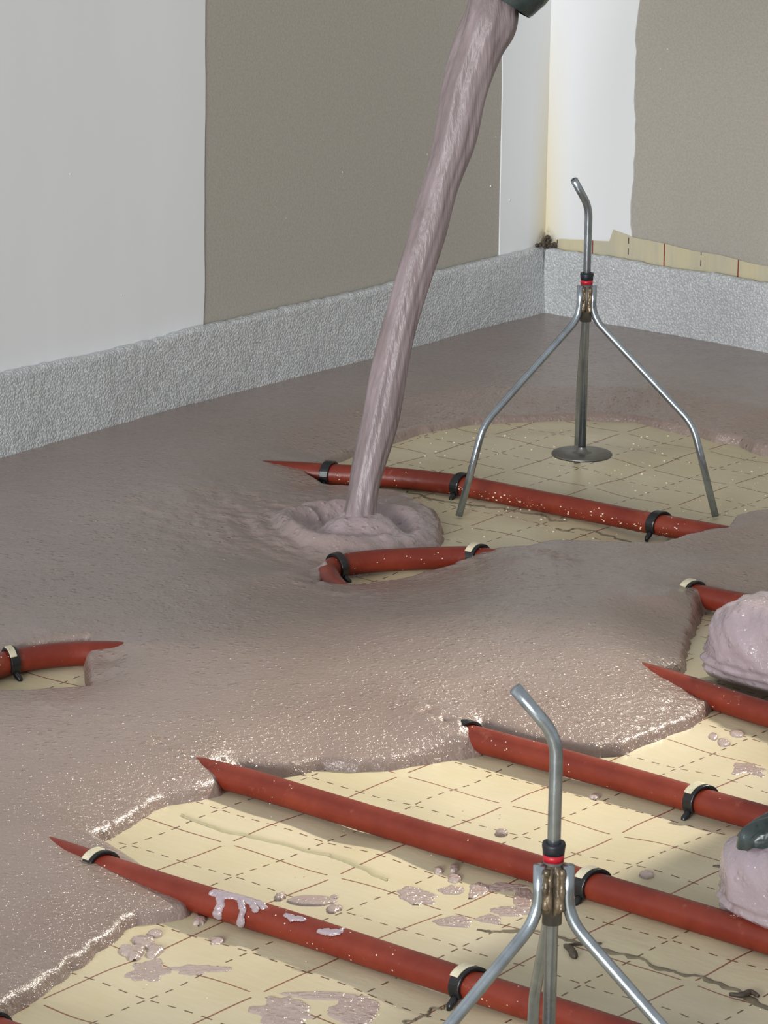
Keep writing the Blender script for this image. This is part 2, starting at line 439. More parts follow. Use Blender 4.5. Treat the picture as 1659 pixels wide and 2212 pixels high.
U1 += [(-0.25, 0.087, .0075), (-0.18, 0.087, .0095), (-0.14, 0.087), (-0.036, 0.084), (0.10, 0.081), (0.213, 0.078), (0.32, 0.075), (0.45, 0.073), (0.7, 0.071), (1.0, 0.07)]
p23 = pipe('heating_pipe', U1, 'red heating pipe loop, two long runs crossing the brightly lit foil', 8)
U2 = [(1.0, 0.76), (0.6, 0.757), (0.3, 0.750), (0.1, 0.741), (0, 0.735), (-0.118, 0.726), (-0.184, 0.720), (-0.30, 0.715), (-0.392, 0.692), (-0.413, 0.682), (-0.455, 0.634), (-0.474, 0.602),
      (-0.478, 0.576, .0100), (-0.466, 0.555, .0085), (-0.42, 0.525, .006), (-0.35, 0.508, .006), (-0.2, 0.500, .007), (-0.1, 0.500), (-0.033, 0.493), (0.039, 0.481), (0.12, 0.476), (0.25, 0.472), (0.45, 0.470), (0.7, 0.47), (1.0, 0.47)]
p45 = pipe('heating_pipe', U2, 'red heating pipe loop hooked below the pouring stream and passing the upper boot', 8)
pf = pipe('heating_pipe', [(-0.83, 0.70), (-0.80, 0.755), (-0.745, 0.805), (-0.687, 0.838), (-0.64, 0.864), (-0.571, 0.884), (-0.462, 0.889), (-0.357, 0.893), (-0.288, 0.899), (-0.2, 0.905), (0, 0.91), (0.8, 0.91)],
          'red heating pipe passing under the legs of the far tripod')

# ------------------------------------------------------------------ wet screed, a height field poured around the pipes
FRONT = [(-420, 2420), (-200, 2330), (-60, 2245), (30, 2185), (90, 2148), (150, 2108), (200, 2070), (240, 2040), (272, 2012), (300, 2000), (350, 1994), (400, 1984), (425, 1968), (395, 1950),
         (330, 1900), (250, 1850), (205, 1826), (250, 1808), (285, 1785), (325, 1758), (360, 1744), (430, 1732), (475, 1719), (494, 1702), (480, 1690),
         (520, 1680), (570, 1680), (610, 1677), (640, 1672), (700, 1664), (770, 1668), (850, 1662), (910, 1652), (980, 1641), (1040, 1633), (1058, 1618), (1045, 1600),
         (1150, 1620), (1290, 1637), (1340, 1630), (1430, 1602), (1490, 1577), (1530, 1551), (1537, 1538), (1515, 1515), (1440, 1470), (1469, 1459), (1484, 1447), (1484, 1407), (1500, 1362), (1519, 1323), (1540, 1316)]
front = [at(x, y, 0.0)[:2] for x, y in FRONT]
outer = [(-0.975, -1.2)]+[tuple(p) for p in front]+[(0.1, 0.725), (0.9, 0.74), (0.9, 1.56), (-0.975, 1.56)]
HOLE = [(672, 1024, .012), (705, 1006, 0), (760, 984, 0), (850, 953, 0), (940, 931, 0), (1020, 918, 0), (1150, 911, 0), (1280, 909, 0), (1370, 914, 0), (1430, 926, 0), (1500, 938, 0),
        (1545, 952, 0), (1600, 958, 0), (1622, 972, 0), (1720, 990, 0), (1900, 1030, 0), (1900, 1118, .01), (1700, 1118, .012), (1630, 1122, .014), (1585, 1128, .016), (1560, 1150, .018), (1530, 1168, .012), (1470, 1176, .012), (1420, 1189, .012), (1300, 1186, .012),
        (1200, 1178, .014), (1130, 1190, .014), (1060, 1196, .014), (985, 1217, .01), (880, 1246, .01), (780, 1266, .01), (705, 1273, .01), (700, 1262, .004), (740, 1238, .006), (800, 1222, .006),
        (880, 1205, .006), (950, 1180, 0.004), (958, 1150, 0), (945, 1115, 0), (905, 1078, .01), (850, 1056, .012), (770, 1044, .012), (705, 1037, .012)]
hole = [tuple(at(x, y, z)[:2]) for x, y, z in HOLE]
HOLE2 = [(-60, 1465, 0), (0, 1452, 0), (60, 1440, 0), (186, 1424, 0.0), (182, 1455, 0), (188, 1492, .007), (120, 1500, .007), (55, 1506, .007), (0, 1512, .006), (-60, 1520, .006)]
hole2 = [tuple(at(x, y, z)[:2]) for x, y, z in HOLE2]
def sdist(px, py, poly):
    """signed distance (positive inside)"""
    poly = np.array(poly); d2 = np.full(px.shape, 1e9); ins = np.zeros(px.shape, bool)
    for i in range(len(poly)):
        a = poly[i]; b = poly[(i+1) % len(poly)]; e = b-a
        t = np.clip(((px-a[0])*e[0]+(py-a[1])*e[1])/(e@e+1e-12), 0, 1)
        d2 = np.minimum(d2, (px-a[0]-t*e[0])**2+(py-a[1]-t*e[1])**2)
        c = ((a[1] > py) != (b[1] > py)) & (px < (b[0]-a[0])*(py-a[1])/(b[1]-a[1]+1e-15)+a[0])
        ins ^= c
    return np.where(ins, 1, -1)*np.sqrt(d2)
CTRL = [(-300, 1000, .0240), (100, 1010, .0238), (600, 900, .0240), (1100, 750, .0240), (1600, 800, .0238), (900, 850, .0236), (1300, 860, .0225), (300, 1100, .0240),
        (552, 1025, .0203), (500, 1020, .0225), (600, 1008, .0190), (660, 1006, .0150), (600, 1045, .0170), (650, 1048, .0125), (700, 1048, .010), (560, 1070, .022), (450, 1040, .024),
        (300, 1250, .0245), (500, 1330, .0245), (900, 1400, .0240), (1200, 1300, .0240), (1250, 1240, .0225), (1400, 1250, .023), (1590, 1225, .0235), (1060, 1300, .0245), (700, 1330, .0245),
        (1478, 1272, .0195), (1450, 1270, .0245), (1420, 1265, .0245), (1450, 1290, .0235), (1500, 1312, .0150), (1600, 1270, .018), (1656, 1285, .015), (1420, 1330, .024), (1430, 1400, .020),
        (1385, 1440, .0204), (1340, 1420, .0235), (1450, 1450, .013), (1440, 1500, .0150), (1500, 1530, .012), (1330, 1500, .0200), (1200, 1450, .0235),
        (668, 1250, .0125), (672, 1285, .0215), (628, 1236, .0235), (690, 1240, .0100), (1078, 1186, .0205), (1120, 1195, .0215), (1000, 1222, .0140), (900, 1255, .0130), (800, 1285, .0200), (720, 1285, .0215),
        (1110, 1210, .0235), (1555, 1135, .026), (1585, 1165, .0205), (1640, 1172, .0200), (1520, 1190, .019), (1400, 1200, .020), (1300, 1205, .021),
        (278, 1393, .0205), (320, 1390, .0235), (240, 1425, .0130), (150, 1390, .018), (0, 1380, .020), (250, 1440, .0155), (200, 1470, .010), (260, 1500, .018), (120, 1520, .0190), (100, 1360, .023),
        (200, 1560, .0215), (50, 1600, .0235), (300, 1600, .0225), (600, 1530, .0235), (800, 1500, .0240), (900, 1560, .0215), (700, 1610, .0170),
        (407, 1630, .0204), (380, 1620, .0225), (440, 1675, .0135), (350, 1690, .018), (500, 1655, .0165), (560, 1668, .0125), (960, 1550, .0235), (1012, 1562, .0202), (975, 1552, .0245), (940, 1545, .0245), (1002, 1582, .0180), (1000, 1600, .0150), (900, 1610, .0150), (1100, 1560, .0190), (1200, 1600, .0140), (1300, 1590, .013),
        (105, 1793, .0203), (60, 1785, .0225), (-60, 1760, .024), (160, 1800, .0180), (200, 1790, .0150), (150, 1840, .0180), (250, 1900, .0150), (330, 1945, .0120), (100, 1950, .0190), (0, 1900, .0215), (-200, 1900, .024), (0, 2080, .0135), (150, 2040, .0110),
        (-150, 2120, .020), (-300, 2200, .022), (300, 1720, .0155), (200, 1700, .0195)]
cp = np.array([[*at(x, y, z)[:2], z] for x, y, z in CTRL])
cp = np.vstack([cp, [[0.9, 1.5, .024], [0.9, 0.8, .020], [-0.9, -0.9, .024], [0.6, 1.2, .024]]])
D = np.sqrt(((cp[:, None, :2]-cp[None, :, :2])**2).sum(-1))
wts = np.linalg.solve(-D+np.eye(len(cp))*-0.0+0*D+np.diag(np.full(len(cp), -0.004)), cp[:, 2]-0.02)
SX, SY = at(783, 1128, 0.02)[:2]
def screed_h(x, y):
    h = np.full(x.shape, 0.02)
    for (cx, cy, _), k in zip(cp, wts): h -= k*np.sqrt((x-cx)**2+(y-cy)**2)
    h = np.clip(h, 0.006, 0.0245)
    return h
st = 0.0021
xs = np.arange(-0.962, 0.60, st); ys = np.arange(-0.62, WY-0.008, st)
X, Y = np.meshgrid(xs, ys, indexing='ij')
d = sdist(X, Y, outer); d = np.minimum(d, -sdist(X, Y, hole)); d = np.minimum(d, -sdist(X, Y, hole2))
d = d+0.0018*fbm(X*60, Y*60, 31, 2)
H = screed_h(X, Y)
def pdist(px, py, line):
    d2 = np.full(px.shape, 1e9)
    for a, b in zip(line[:-1], line[1:]):
        e = (b[0]-a[0], b[1]-a[1]); t = np.clip(((px-a[0])*e[0]+(py-a[1])*e[1])/(e[0]**2+e[1]**2+1e-12), 0, 1)
        d2 = np.minimum(d2, (px-a[0]-t*e[0])**2+(py-a[1]-t*e[1])**2)
    return np.sqrt(d2)
def smin(a, b, k):
    h_ = np.clip(0.5+0.5*(b-a)/k, 0, 1); return b*(1-h_)+a*h_-k*h_*(1-h_)
SL = np.full(X.shape, 0.22)
for tx, ty in ((105, 1793), (160, 1810), (407, 1630), (430, 1645), (1015, 1568), (1385, 1440), (1478, 1275)):
    tp = at(tx, ty, 0.02); SL += (1.2 if tx > 900 else 0.35)*np.exp(-((X-tp[0])**2+(Y-tp[1])**2)/0.035**2)
H = smin(H, 0.0082+SL*pdist(X, Y, front), 0.004)
H = smin(H, 0.0062+0.25*pdist(X, Y, hole[1:16]), 0.003)
RIMCAP = 0.006+0.5*pdist(X, Y, hole[34:40])
r = np.sqrt((X-SX)**2+(Y-SY)**2); th = np.arctan2(Y-SY, X-SX)
leftness = 0.5-0.5*np.cos(th-math.atan2(0.62, 0.78))      # 1 on the image-left side
rr_ = r*(1+0.10*vnoise(th*1.5+3, th*0, 4))
near = np.exp(-(r/0.13)**4)
mix = np.clip(1-(r-0.05)/0.05, 0, 1)
H = H*(1-mix)+0.0165*mix
VX, VY = math.sin(YAW), -math.cos(YAW)                     # towards the doorway the photograph is taken from
frontness = np.clip(0.5+0.5*((X-SX)*VX+(Y-SY)*VY)/np.maximum(r, 1e-4), 0, 1)**1.2
H += 0.016*np.exp(-(r/(0.020+0.026*frontness))**2)-0.0125*np.exp(-((rr_-0.041)/0.011)**2)*(1-0.85*frontness)
H += 0.0075*np.exp(-((rr_-0.066)/0.012)**2)*(0.6+0.5*leftness)
H += leftness*0.0022*np.cos((rr_-0.066)*2*PI/0.024)*np.exp(-np.clip(rr_-0.066, 0, 1)/0.03)*(rr_ > 0.06)
H = smin(H, RIMCAP, 0.003)
H += near*0.0017*fbm(X*80, Y*80, 77, 3)
# churned texture around the pour, lumps over drowned pipes
wide = np.exp(-(((X-SX+0.06)/0.17)**2+((Y-SY+0.05)/0.13)**2)**1.5)
H += wide*0.0013*fbm(X*70, Y*70, 13, 3)
def ridge(a, b, wdt, amp, fr, seed):
    a = np.array(at(*a, 0.02)[:2]); b = np.array(at(*b, 0.02)[:2]); e = b-a
    t = np.clip(((X-a[0])*e[0]+(Y-a[1])*e[1])/(e@e), 0, 1)
    q = np.exp(-(((X-a[0]-t*e[0])**2+(Y-a[1]-t*e[1])**2)/wdt**2))
    return q*amp*(fbm(X*fr, Y*fr, seed, 3))
H += ridge((885, 1525), (1005, 1580), 0.012, 0.0026, 95, 51)+ridge((300, 1590), (400, 1630), 0.012, 0.0018, 95, 52)
H += ridge((110, 1520), (300, 1590), 0.012, 0.0010, 80, 53)+ridge((660, 1260), (760, 1225), 0.012, 0.0022, 90, 55)
H += 0.011*np.exp(-((X-at(712, 1218, .02)[0])**2+(Y-at(712, 1218, .02)[1])**2)/0.013**2)*(1+0.5*fbm(X*120, Y*120, 91, 2))
H += ridge((1180, 1195), (1240, 1215), 0.010, 0.002, 110, 56)+ridge((700, 1285), (800, 1290), 0.009, 0.0015, 90, 57)
H += ridge((1480, 1480), (1400, 1560), 0.03, 0.0010, 130, 58)
H += 0.00045*fbm(X*22, Y*22, 61, 3)+0.0002*fbm(X*110, Y*110, 66, 2)
edgefine = np.exp(-np.clip(d, 0, 1)/0.03)
H += edgefine*0.00022*fbm(X*150, Y*150, 71, 2)
wd = 0.0055
q = np.clip(d/wd, 0, 1)
Z = np.where(d > 0, np.maximum(H, 0.004)*np.sqrt(np.maximum(1-(1-q)**2, 0)), 0)
fz = foil_z(X, Y)
Z = np.where(d > 0, fz*(1-q)+Z-0.0008*(1-q), fz-0.002+0.6*np.maximum(d, -0.01))
inside = d > -0.004
keep = inside[:-1, :-1] | inside[1:, :-1] | inside[1:, 1:] | inside[:-1, 1:]
scr = gridmesh('wet_screed', np.stack([X, Y, Z], -1), keep, M_SCREED)
_me = scr.data; _co = np.empty(len(_me.vertices)*3, np.float32); _me.vertices.foreach_get('co', _co); _co = _co.reshape(-1, 3)
_r = np.hypot(_co[:, 0]-SX, _co[:, 1]-SY)
_at = _me.attributes.new('fresh', 'FLOAT', 'POINT')
_at.data.foreach_set('value', np.clip(1.15*np.exp(-(_r/0.060)**4)+0.40*np.exp(-(_r/0.12)**2), 0, 1).astype(np.float32))
tag(scr, 'flowing wet pinkish-grey screed spreading over the foil and drowning the red pipes', 'wet screed')

# ------------------------------------------------------------------ pouring stream and hose
SD = 3.46
ROWS = [(-20, 1018, 1118), (45, 1000, 1116), (100, 982, 1090), (200, 955, 1052), (300, 938, 1028), (400, 914, 990), (500, 886, 962), (600, 856, 929), (700, 829, 901),
        (800, 803, 880), (900, 783, 862), (1000, 762, 832), (1050, 754, 818), (1085, 748, 812), (1110, 742, 812), (1128, 735, 822)]
path = []; rad = []
ctr = spline([(y, (a+b)/2, (b-a)/2) for y, a, b in ROWS], 7)
for k, (yy, xx, hw) in enumerate(ctr):
    path.append(at_depth(xx, yy, SD)); rad.append(hw*SD/FPX)
def srf(t, th):
    return 1+0.075*float(vnoise(np.array([th*2.2+0.6]), np.array([t*5.0]), 3)[0])*(1 if th < 5.9 else (2*PI-th)/0.4)+0.03*math.sin(7*th+5*t)+0.02*math.sin(13*th-9*t)+0.025*math.sin(3*th+31*t)
V, F = tube(path, rad, 56, True, srf)
s = pydata('screed_stream', V, F, M_STREAM)
tag(s, 'thick lilac-grey stream of screed pouring from the hose onto the floor', 'screed stream')

hose = empty('pump_hose', at_depth(1085, 5, SD))
O = at_depth(1085, 5, SD); ax = (0.50*RR+0.86*UU-0.10*_f); ax /= np.linalg.norm(ax)
rh = 0.0335
def hpath(a, b, n): return [O*0+ax*(a+(b-a)*k/n) for k in range(n+1)]
V, F = tube([ax*t for t in (0.0, 0.004, 0.018, 0.022, 0.05, 0.055)], [rh*0.86, rh*0.92, rh*1.06, rh*1.08, rh*1.08, rh*1.0], 40, False)
pydata('nozzle_cuff', V, F, M_RUBBER, hose)
hp = [ax*0.02]
cur = ax*0.05; dirn = ax.copy()
for k in range(40):
    dirn = dirn+np.array([0.016, -0.012, -0.012]); dirn /= np.linalg.norm(dirn); cur = cur+dirn*0.02; hp.append(cur.copy())
V, F = tube(hp, rh*0.95, 32, False, lambda t, th: 1+0.015*math.sin(t*600))
pydata('hose_body', V, F, M_RUBBER, hose)
V, F = tube([ax*t for t in (0.001, 0.001, -0.001, 0.012)], [rh*0.70, rh*0.80, rh*0.84, rh*0.84], 32, True)
pydata('screed_rim', V, F, M_STREAM, hose)['label'] = 'thin pale rim of screed around the hose mouth'
tag(hose, 'dark green-black rubber pump hose end held above the floor', 'hose')

# ------------------------------------------------------------------ tripods
def tripod(loc, feet_az, tip_az, bend_z, label, rod_low=0.047, hub=0.0070):
    t = empty('levelling_tripod', (loc[0], loc[1], 0))
    LR = 0.0035
    for k, azm in enumerate(feet_az):
        u = np.array([math.cos(azm), math.sin(azm), 0]); zz = np.array([0, 0, 1.0])
        P = [u*hub+zz*0.2115, u*hub+zz*0.181, u*0.114+zz*0.087, u*0.140+zz*0.0005]
        V, F = tube(bentpath(P, 0.014, 8), LR, 16); pydata('leg', V, F, M_STEEL, t)
    # centre sleeve
    V, F = lathe([(0.0042, 0.176), (0.0056, 0.176), (0.0056, 0.2165), (0.0042, 0.2165)], 24); pydata('sleeve', V, F, M_STEEL_D, t)
    # weld seams between the sleeve and the legs
    for k, azm in enumerate(feet_az):
        for sgn in (-1, 1):
            a = azm+sgn*0.52; u = np.array([math.cos(a), math.sin(a), 0])
            pp = [u*(hub-0.0006)+np.array([0, 0, 0.186+0.024*i/14]) for i in range(15)]
            rr = [0.0018+0.0004*math.sin(i*1.1+k)+0.0003*random.random() for i in range(15)]
            V, F = tube(pp, rr, 10); pydata('weld', V, F, M_WELD, t)
    fa = feet_az[0]; fb = feet_az[1]; ma = math.atan2(math.sin(fa)+math.sin(fb), math.cos(fa)+math.cos(fb))
    # burnt weld plates filling the front gap of the hub
    for sgn in (-1, 1):
        n, m_ = 14, 9; W = np.zeros((n, m_, 3))
        for i in range(n):
            for j in range(m_):
                a = ma+sgn*0.42+(j/(m_-1)-0.5)*0.75; z = 0.183+0.028*i/(n-1)
                b = max(0, math.sin(PI*i/(n-1)))**0.4*max(0, math.sin(PI*j/(m_-1)))**0.5
                rad_ = hub-0.0025+0.0040*b-0.0016*math.exp(-((i-8)/3.0)**2-((j-4)/1.6)**2)+0.0006*math.sin(i*2.1+j*1.3)
                W[i, j] = (rad_*math.cos(a), rad_*math.sin(a), z)
        gridmesh('weld', W, np.ones((n-1, m_-1), bool), M_WELD, t)
    V, F = lathe([(0.0040, 0.2125), (0.0058, 0.2125), (0.0060, 0.2165), (0.0040, 0.2165)], 28)
    pydata('red_ring', V, F, M_RED, t)
    V, F = lathe([(0.0036, 0.2165), (0.0060, 0.2165), (0.0062, 0.2190), (0.0066, 0.2215), (0.0062, 0.2232), (0.0042, 0.2228), (0.0036, 0.222)], 28)
    pydata('collar', V, F, M_COLLAR, t)
    u = np.array([math.cos(tip_az), math.sin(tip_az), 0])
    P = [np.array([0, 0, rod_low]), np.array([0, 0, bend_z-0.002]), np.array([0, 0, bend_z-0.002])+u*0.0235+np.array([0, 0, 0.0285])]
    V, F = tube(bentpath(P, 0.012, 8), 0.0037, 20); pydata('rod', V, F, M_STEEL, t)
    z = rod_low-0.001
    V, F = lathe([(0.0001, z-0.0024), (0.0290, z-0.0024), (0.0297, z-0.0012), (0.0290, z), (0.0110, z+0.0002), (0.0060, z+0.0012), (0.0042, z+0.0045), (0.0038, z+0.006)], 44)
    pydata('disc', V, F, M_STEEL_D, t)
    tag(t, label, 'tripod', 'screed levelling tripods')
    return t
cf = at(1257, 978, 0.046)[:2]
fl_ = at(992, 1116, 0)[:2]-cf; fr_ = at(1540, 1116, 0)[:2]-cf
azl, azr = math.atan2(fl_[1], fl_[0]), math.atan2(fr_[1], fr_[0])
tb = None
for a in np.linspace(1.5, 3.0, 200):
    P = np.array([cf[0]+0.14*math.cos(a), cf[1]+0.14*math.sin(a), 0.0])-CAM
    x = 829.5+FPX*(P@RR)/(P@_f)
    if tb is None or abs(x-1246) < tb[0]: tb = (abs(x-1246), a)
LEFT = math.atan2(-RR[1], -RR[0])
tripod(cf, [azl, azr, tb[1]], LEFT+0.85, 0.289, 'galvanised steel levelling tripod standing whole on the dry foil near the room corner')
nc = at(1192, 1990, 0.177)[:2]
tripod(nc, [azl+0.02, azr-0.02, tb[1]+0.05], LEFT+0.1, 0.2855, 'galvanised steel levelling tripod in front, its legs cut off by the lower frame', hub=0.0092)

# ------------------------------------------------------------------ pipe clips
def clip(loc, ang, label, cream=True, tilt=0.0, rise=0.0):
    t = empty('pipe_clip', loc, ang)
    # local x along the pipe, y across; origin on the floor under the pipe centre
    def arch(a0, a1, r0, r1, hw0, hw1, n=22, xs=0.0):
        V = []; F = []
        for i in range(n+1):
            a = a0+(a1-a0)*i/n; x0 = xs+tilt*math.cos(a)*0.01
            for r, hw in ((r0, hw0), (r0, hw1), (r1, hw1), (r1, hw0)):
                V.append((x0+hw, r*math.cos(a), PR+r*math.sin(a)))
        for i in range(n):
            for k in range(4): F.append((i*4+k, i*4+(k+1) % 4, (i+1)*4+(k+1) % 4, (i+1)*4+k))
        F.append((0, 3, 2, 1)); F.append((n*4, n*4+1, n*4+2, n*4+3)); return V, F
    V, F = arch(-0.55, PI+0.55, PR+0.0002, PR+0.0031, -0.0044, 0.0044)
    o = pydata('arch', V, F, M_BLACK, t, False)
    bv = o.modifiers.new('bevel', 'BEVEL'); bv.width = 0.0007; bv.segments = 2
    for sg in (-1, 1):
        x0 = tilt*sg*0.0085
        V = []; F = []
        pts = [(0, PR*0.95, 0.006), (0, PR*1.25, 0.002), (0, PR*1.62, 0.0002), (0, PR*1.7, -0.003)]
        V, F = tube([(x0, sg*p[1], p[2]) for p in pts], [0.0028, 0.0027, 0.0024, 0.0016], 8)
        pydata('foot', V, F, M_BLACK, t)
    if cream:
        V, F = arch(PI*0.44, PI*0.80, PR+0.0028, PR+0.0040, -0.0052, 0.0014, 14)
        c = pydata('pale_crust', V, F, M_CREAM, t, False); c['label'] = 'cream coloured crust on top of the clip'
        bv = c.modifiers.new('bevel', 'BEVEL'); bv.width = 0.0005; bv.segments = 2
    tag(t, label, 'pipe clip', 'black pipe clips')
    return t
def nearest(path, p):
    P = np.array(path); i = int(np.argmin(((P[:, :2]-p[:2])**2).sum(1))); i0, i1 = max(i-1, 0), min(i+1, len(P)-1)
    return P[i], math.atan2(P[i1][1]-P[i0][1], P[i1][0]-P[i0][0])
def densify(path):
    P = np.array(path); out = []
    for a, b in zip(P[:-1], P[1:]):
        for k in range(8): out.append(a+(b-a)*k/8)
    return out
CL = [(pf, (709, 1021), 'black clip round the far pipe left of the pouring stream', False),
      (pf, (996, 1046), 'black clip round the far pipe, half hidden behind a tripod leg', False),
      (pf, (1412, 1133), 'black clip near the drowned right end of the far pipe', False),
      (p45, (739, 1222), 'black clip on the hooked pipe bend at the edge of the splash', False),
      (p45, (1048, 1191), 'black clip with cream crust where the hooked pipe sinks into the screed', True),
      (p45, (1487, 1284), 'black clip sticking out of the screed behind the upper boot', True),
      (p23, (22, 1425), 'black clip with cream crust on the short curved pipe piece at the left', True),
      (p23, (1030, 1577), 'black clip end where the pipe comes out of the screed by the bright glare', False),
      (p23, (1518, 1722), 'black clip with cream crust on the pipe between the two boots', True),
      (p23, (1283, 1907), 'black clip with cream crust right beside the near tripod hub', True),
      (p1, (1022, 2118), 'black clip with cream crust behind the left leg of the near tripod', True),
      (p1, (245, 1857), 'black clip with cream crust at the tapering tip of the splashed pipe', True),
      (p0, (28, 2204), 'black clip with cream crust at the very bottom corner of the pour', True)]
for pth, (x, y), lab, cr in CL:
    q = at(x, y, 0.0125); P, a = nearest(densify(pth), q)
    if math.cos(a) < 0: a += PI
    clip((P[0], P[1], 0), a, lab, cr, tilt=0.35)

# ------------------------------------------------------------------ boots caked in screed
def boot(loc, ang, label, seed, bare, high=0.42, back=0.0):
    t = empty('rubber_boot', loc, ang)     # toe at local x=0, foot runs to +x
    n, m = 110, 96; Vv = np.zeros((n, m, 3))
    L = 0.30+back
    for i in range(n):
        s_ = i/(n-1); x = L*(s_**1.25)
        hw = np.interp(x, [0, .004, .012, .03, .06, .10, .17+back/2, .24+back, .28+back, .30+back], [0.004, .022, .034, .046, .053, .055, .046, .043, .038, .012])
        ht = np.interp(x, [0, .004, .012, .03, .06, .10, .14+back/2, .19+back, .28+back, .30+back], [0.036, .052, .061, .069, .076, .086, .100, .12, .12, .10])
        for j in range(m):
            a = 2*PI*j/m; ca, sa = math.cos(a), math.sin(a)
            yy = hw*math.copysign(abs(ca)**0.72, ca)
            zz = ht*0.5*(1+math.copysign(abs(sa)**0.75, sa))
            if i == 0: zz = 0.022+0.4*(zz-0.022)
            Vv[i, j] = (x, yy, zz)
    x = Vv[..., 0]; y = Vv[..., 1]; z = Vv[..., 2]
    nz = fbm(x*45+z*40, y*45-z*30, seed, 3); fin = fbm(x*140+z*110, y*140-z*90, seed+5, 2)
    sc_ = 1+0.035*nz+0.012*fin
    # horizontal lines of the sole foxing on the side
    fox = 0.0016*np.sin(z*2*PI/0.0085)*np.exp(-((z-0.022)/0.012)**2)
    Vv[..., 1] = y*sc_+np.sign(y)*fox; Vv[..., 2] = np.maximum(0.001+z*(1+0.03*nz+0.012*fin), 0.001); Vv[..., 0] = x-0.003*nz*(x < 0.1)-fox*(x < 0.03)
    idx = np.arange(n*m).reshape(n, m); F = []
    for i in range(n-1):
        for j in range(m): F.append((idx[i, j], idx[i, (j+1) % m], idx[i+1, (j+1) % m], idx[i+1, j]))
    F.append(tuple(int(k) for k in idx[0][::-1])); F.append(tuple(int(k) for k in idx[-1]))
    pydata('coated_foot', Vv.reshape(-1, 3), [tuple(int(k) for k in f) for f in F], M_SPLASH, t)['label'] = 'lilac screed caked over the toe and foot'
    # shaft, out of view: stretched tall and set back to shade the foil
    P = [(0.215, 0, 0.07), (0.205, 0, 0.11), (0.200, 0, 0.11+(high-0.11)*0.25), (0.202, 0, 0.11+(high-0.11)*0.6), (0.206, 0, high)]
    V, F = tube(spline([(p_[0]+back, p_[1], p_[2]) for p_ in P], 5), [0.055, 0.056, 0.056, 0.056, 0.057, 0.057, 0.057, 0.058, 0.058, 0.059, 0.059, 0.060, 0.060, 0.061, 0.061, 0.062, 0.062, 0.063, 0.063, 0.064, 0.064], 32, True)
    pydata('shaft', V, F, M_RUBBER, t)
    if bare:
        n2, m2 = 30, 26; W = np.zeros((n2, m2, 3))
        for i in range(n2):
            for j in range(m2):
                u = i/(n2-1)*2-1; v = j/(m2-1)*2-1; rr = math.hypot(u, v)
                k = 1 if rr < 1e-6 else max(abs(u), abs(v))/rr
                u *= k; v *= k; rr = min(1, math.hypot(u, v))
                xx = bare[0]+u*bare[2]*(1+0.08*math.sin(5*math.atan2(v, u))); a = bare[1]+v*bare[3]
                hw = np.interp(xx, [0, .03, .06, .10, .17], [0.01, .046, .053, .055, .046])+0.004
                ht = np.interp(xx, [0, .03, .06, .10, .14, .19], [.034, .063, .069, .078, .095, .12])+0.003
                ca, sa = math.cos(a), math.sin(a)
                off = 0.0050*(1-rr**6)+0.0012+0.0012*math.sin(u*9+v*5)
                W[i, j] = (xx, (hw+off)*math.copysign(abs(ca)**0.72, ca), (ht+off)*0.5*(1+abs(sa)**0.75)+off)
        gridmesh('bare_rubber', W, np.ones((n2-1, m2-1), bool), M_RUBBER, t)['label'] = 'bare dark green rubber showing on the instep'
    tag(t, label, 'boot', 'boots caked in screed')
    return t
q = at(1484, 1440, 0)
boot((q[0]+0.031, q[1]-0.008, 0.003), 0.06, 'rubber boot toe thickly coated in glossy lilac screed, beside the upper pipe at the edge', 5, None, 0.50, 0.06)
q = at(1558, 1960, 0)
boot((q[0]+0.012, q[1]-0.008, 0.003), 0.0, 'lower rubber boot caked in lilac screed with a bare dark green patch', 15, (0.034, 1.80, 0.024, 0.5))

# ------------------------------------------------------------------ splashes on the foil
def splat(px, py, wpx, hpx, label, hgt=0.003, seed=1, rough=0.3, mat=None, rot=0.0, flat=False, pts=None, group='screed splashes on the foil', name='screed_splash', cat='splash'):
    """wpx, hpx: size it shows in the photograph; turned into metres on the floor"""
    c = at(px, py, 0); depth = (c-CAM)@_f
    a = wpx/2*depth/FPX; b = hpx/2*depth/FPX/math.sin(0.31)
    n = 44; u = np.linspace(-1.25, 1.25, n); A, B = np.meshgrid(u, u, indexing='ij')
    R = np.sqrt(A*A+B*B); TH = np.arctan2(B, A)
    R = R*(1+rough*vnoise(np.cos(TH)*1.8+seed, np.sin(TH)*1.8+seed*2, seed)+rough*0.22*vnoise(np.cos(TH)*4+seed, np.sin(TH)*5, seed+3))
    hh = np.sqrt(np.clip(1-R*R, 0, 1))**0.8
    if flat: hh = np.clip((1-R)*5, 0, 1)**0.5*0.6*(0.55+0.75*np.abs(fbm(A*4+seed, B*4, seed+9, 3)))
    ux = RR[:2]/np.linalg.norm(RR[:2]); uy = np.array([-ux[1], ux[0]])
    lx = a*(A*math.cos(rot)-B*math.sin(rot)*0.5); ly = b*(A*math.sin(rot)*0.5+B*math.cos(rot))
    wx = c[0]+ux[0]*lx+uy[0]*ly; wy = c[1]+ux[1]*lx+uy[1]*ly
    z0 = foil_z(wx, wy)
    Z = np.where(R < 1, z0+0.0002+0.7*hgt*hh, z0-0.0008)
    ins = R < 1
    keep = ins[:-1, :-1] | ins[1:, :-1] | ins[1:, 1:] | ins[:-1, 1:]
    o = gridmesh(name, np.stack([wx, wy, Z], -1), keep, mat or M_SPL2)
    tag(o, label, cat, group); return o
M_SPL2 = m_screed('splash_screed', lin(168, 150, 142), lin(178, 160, 152), 0.18, 0.7)
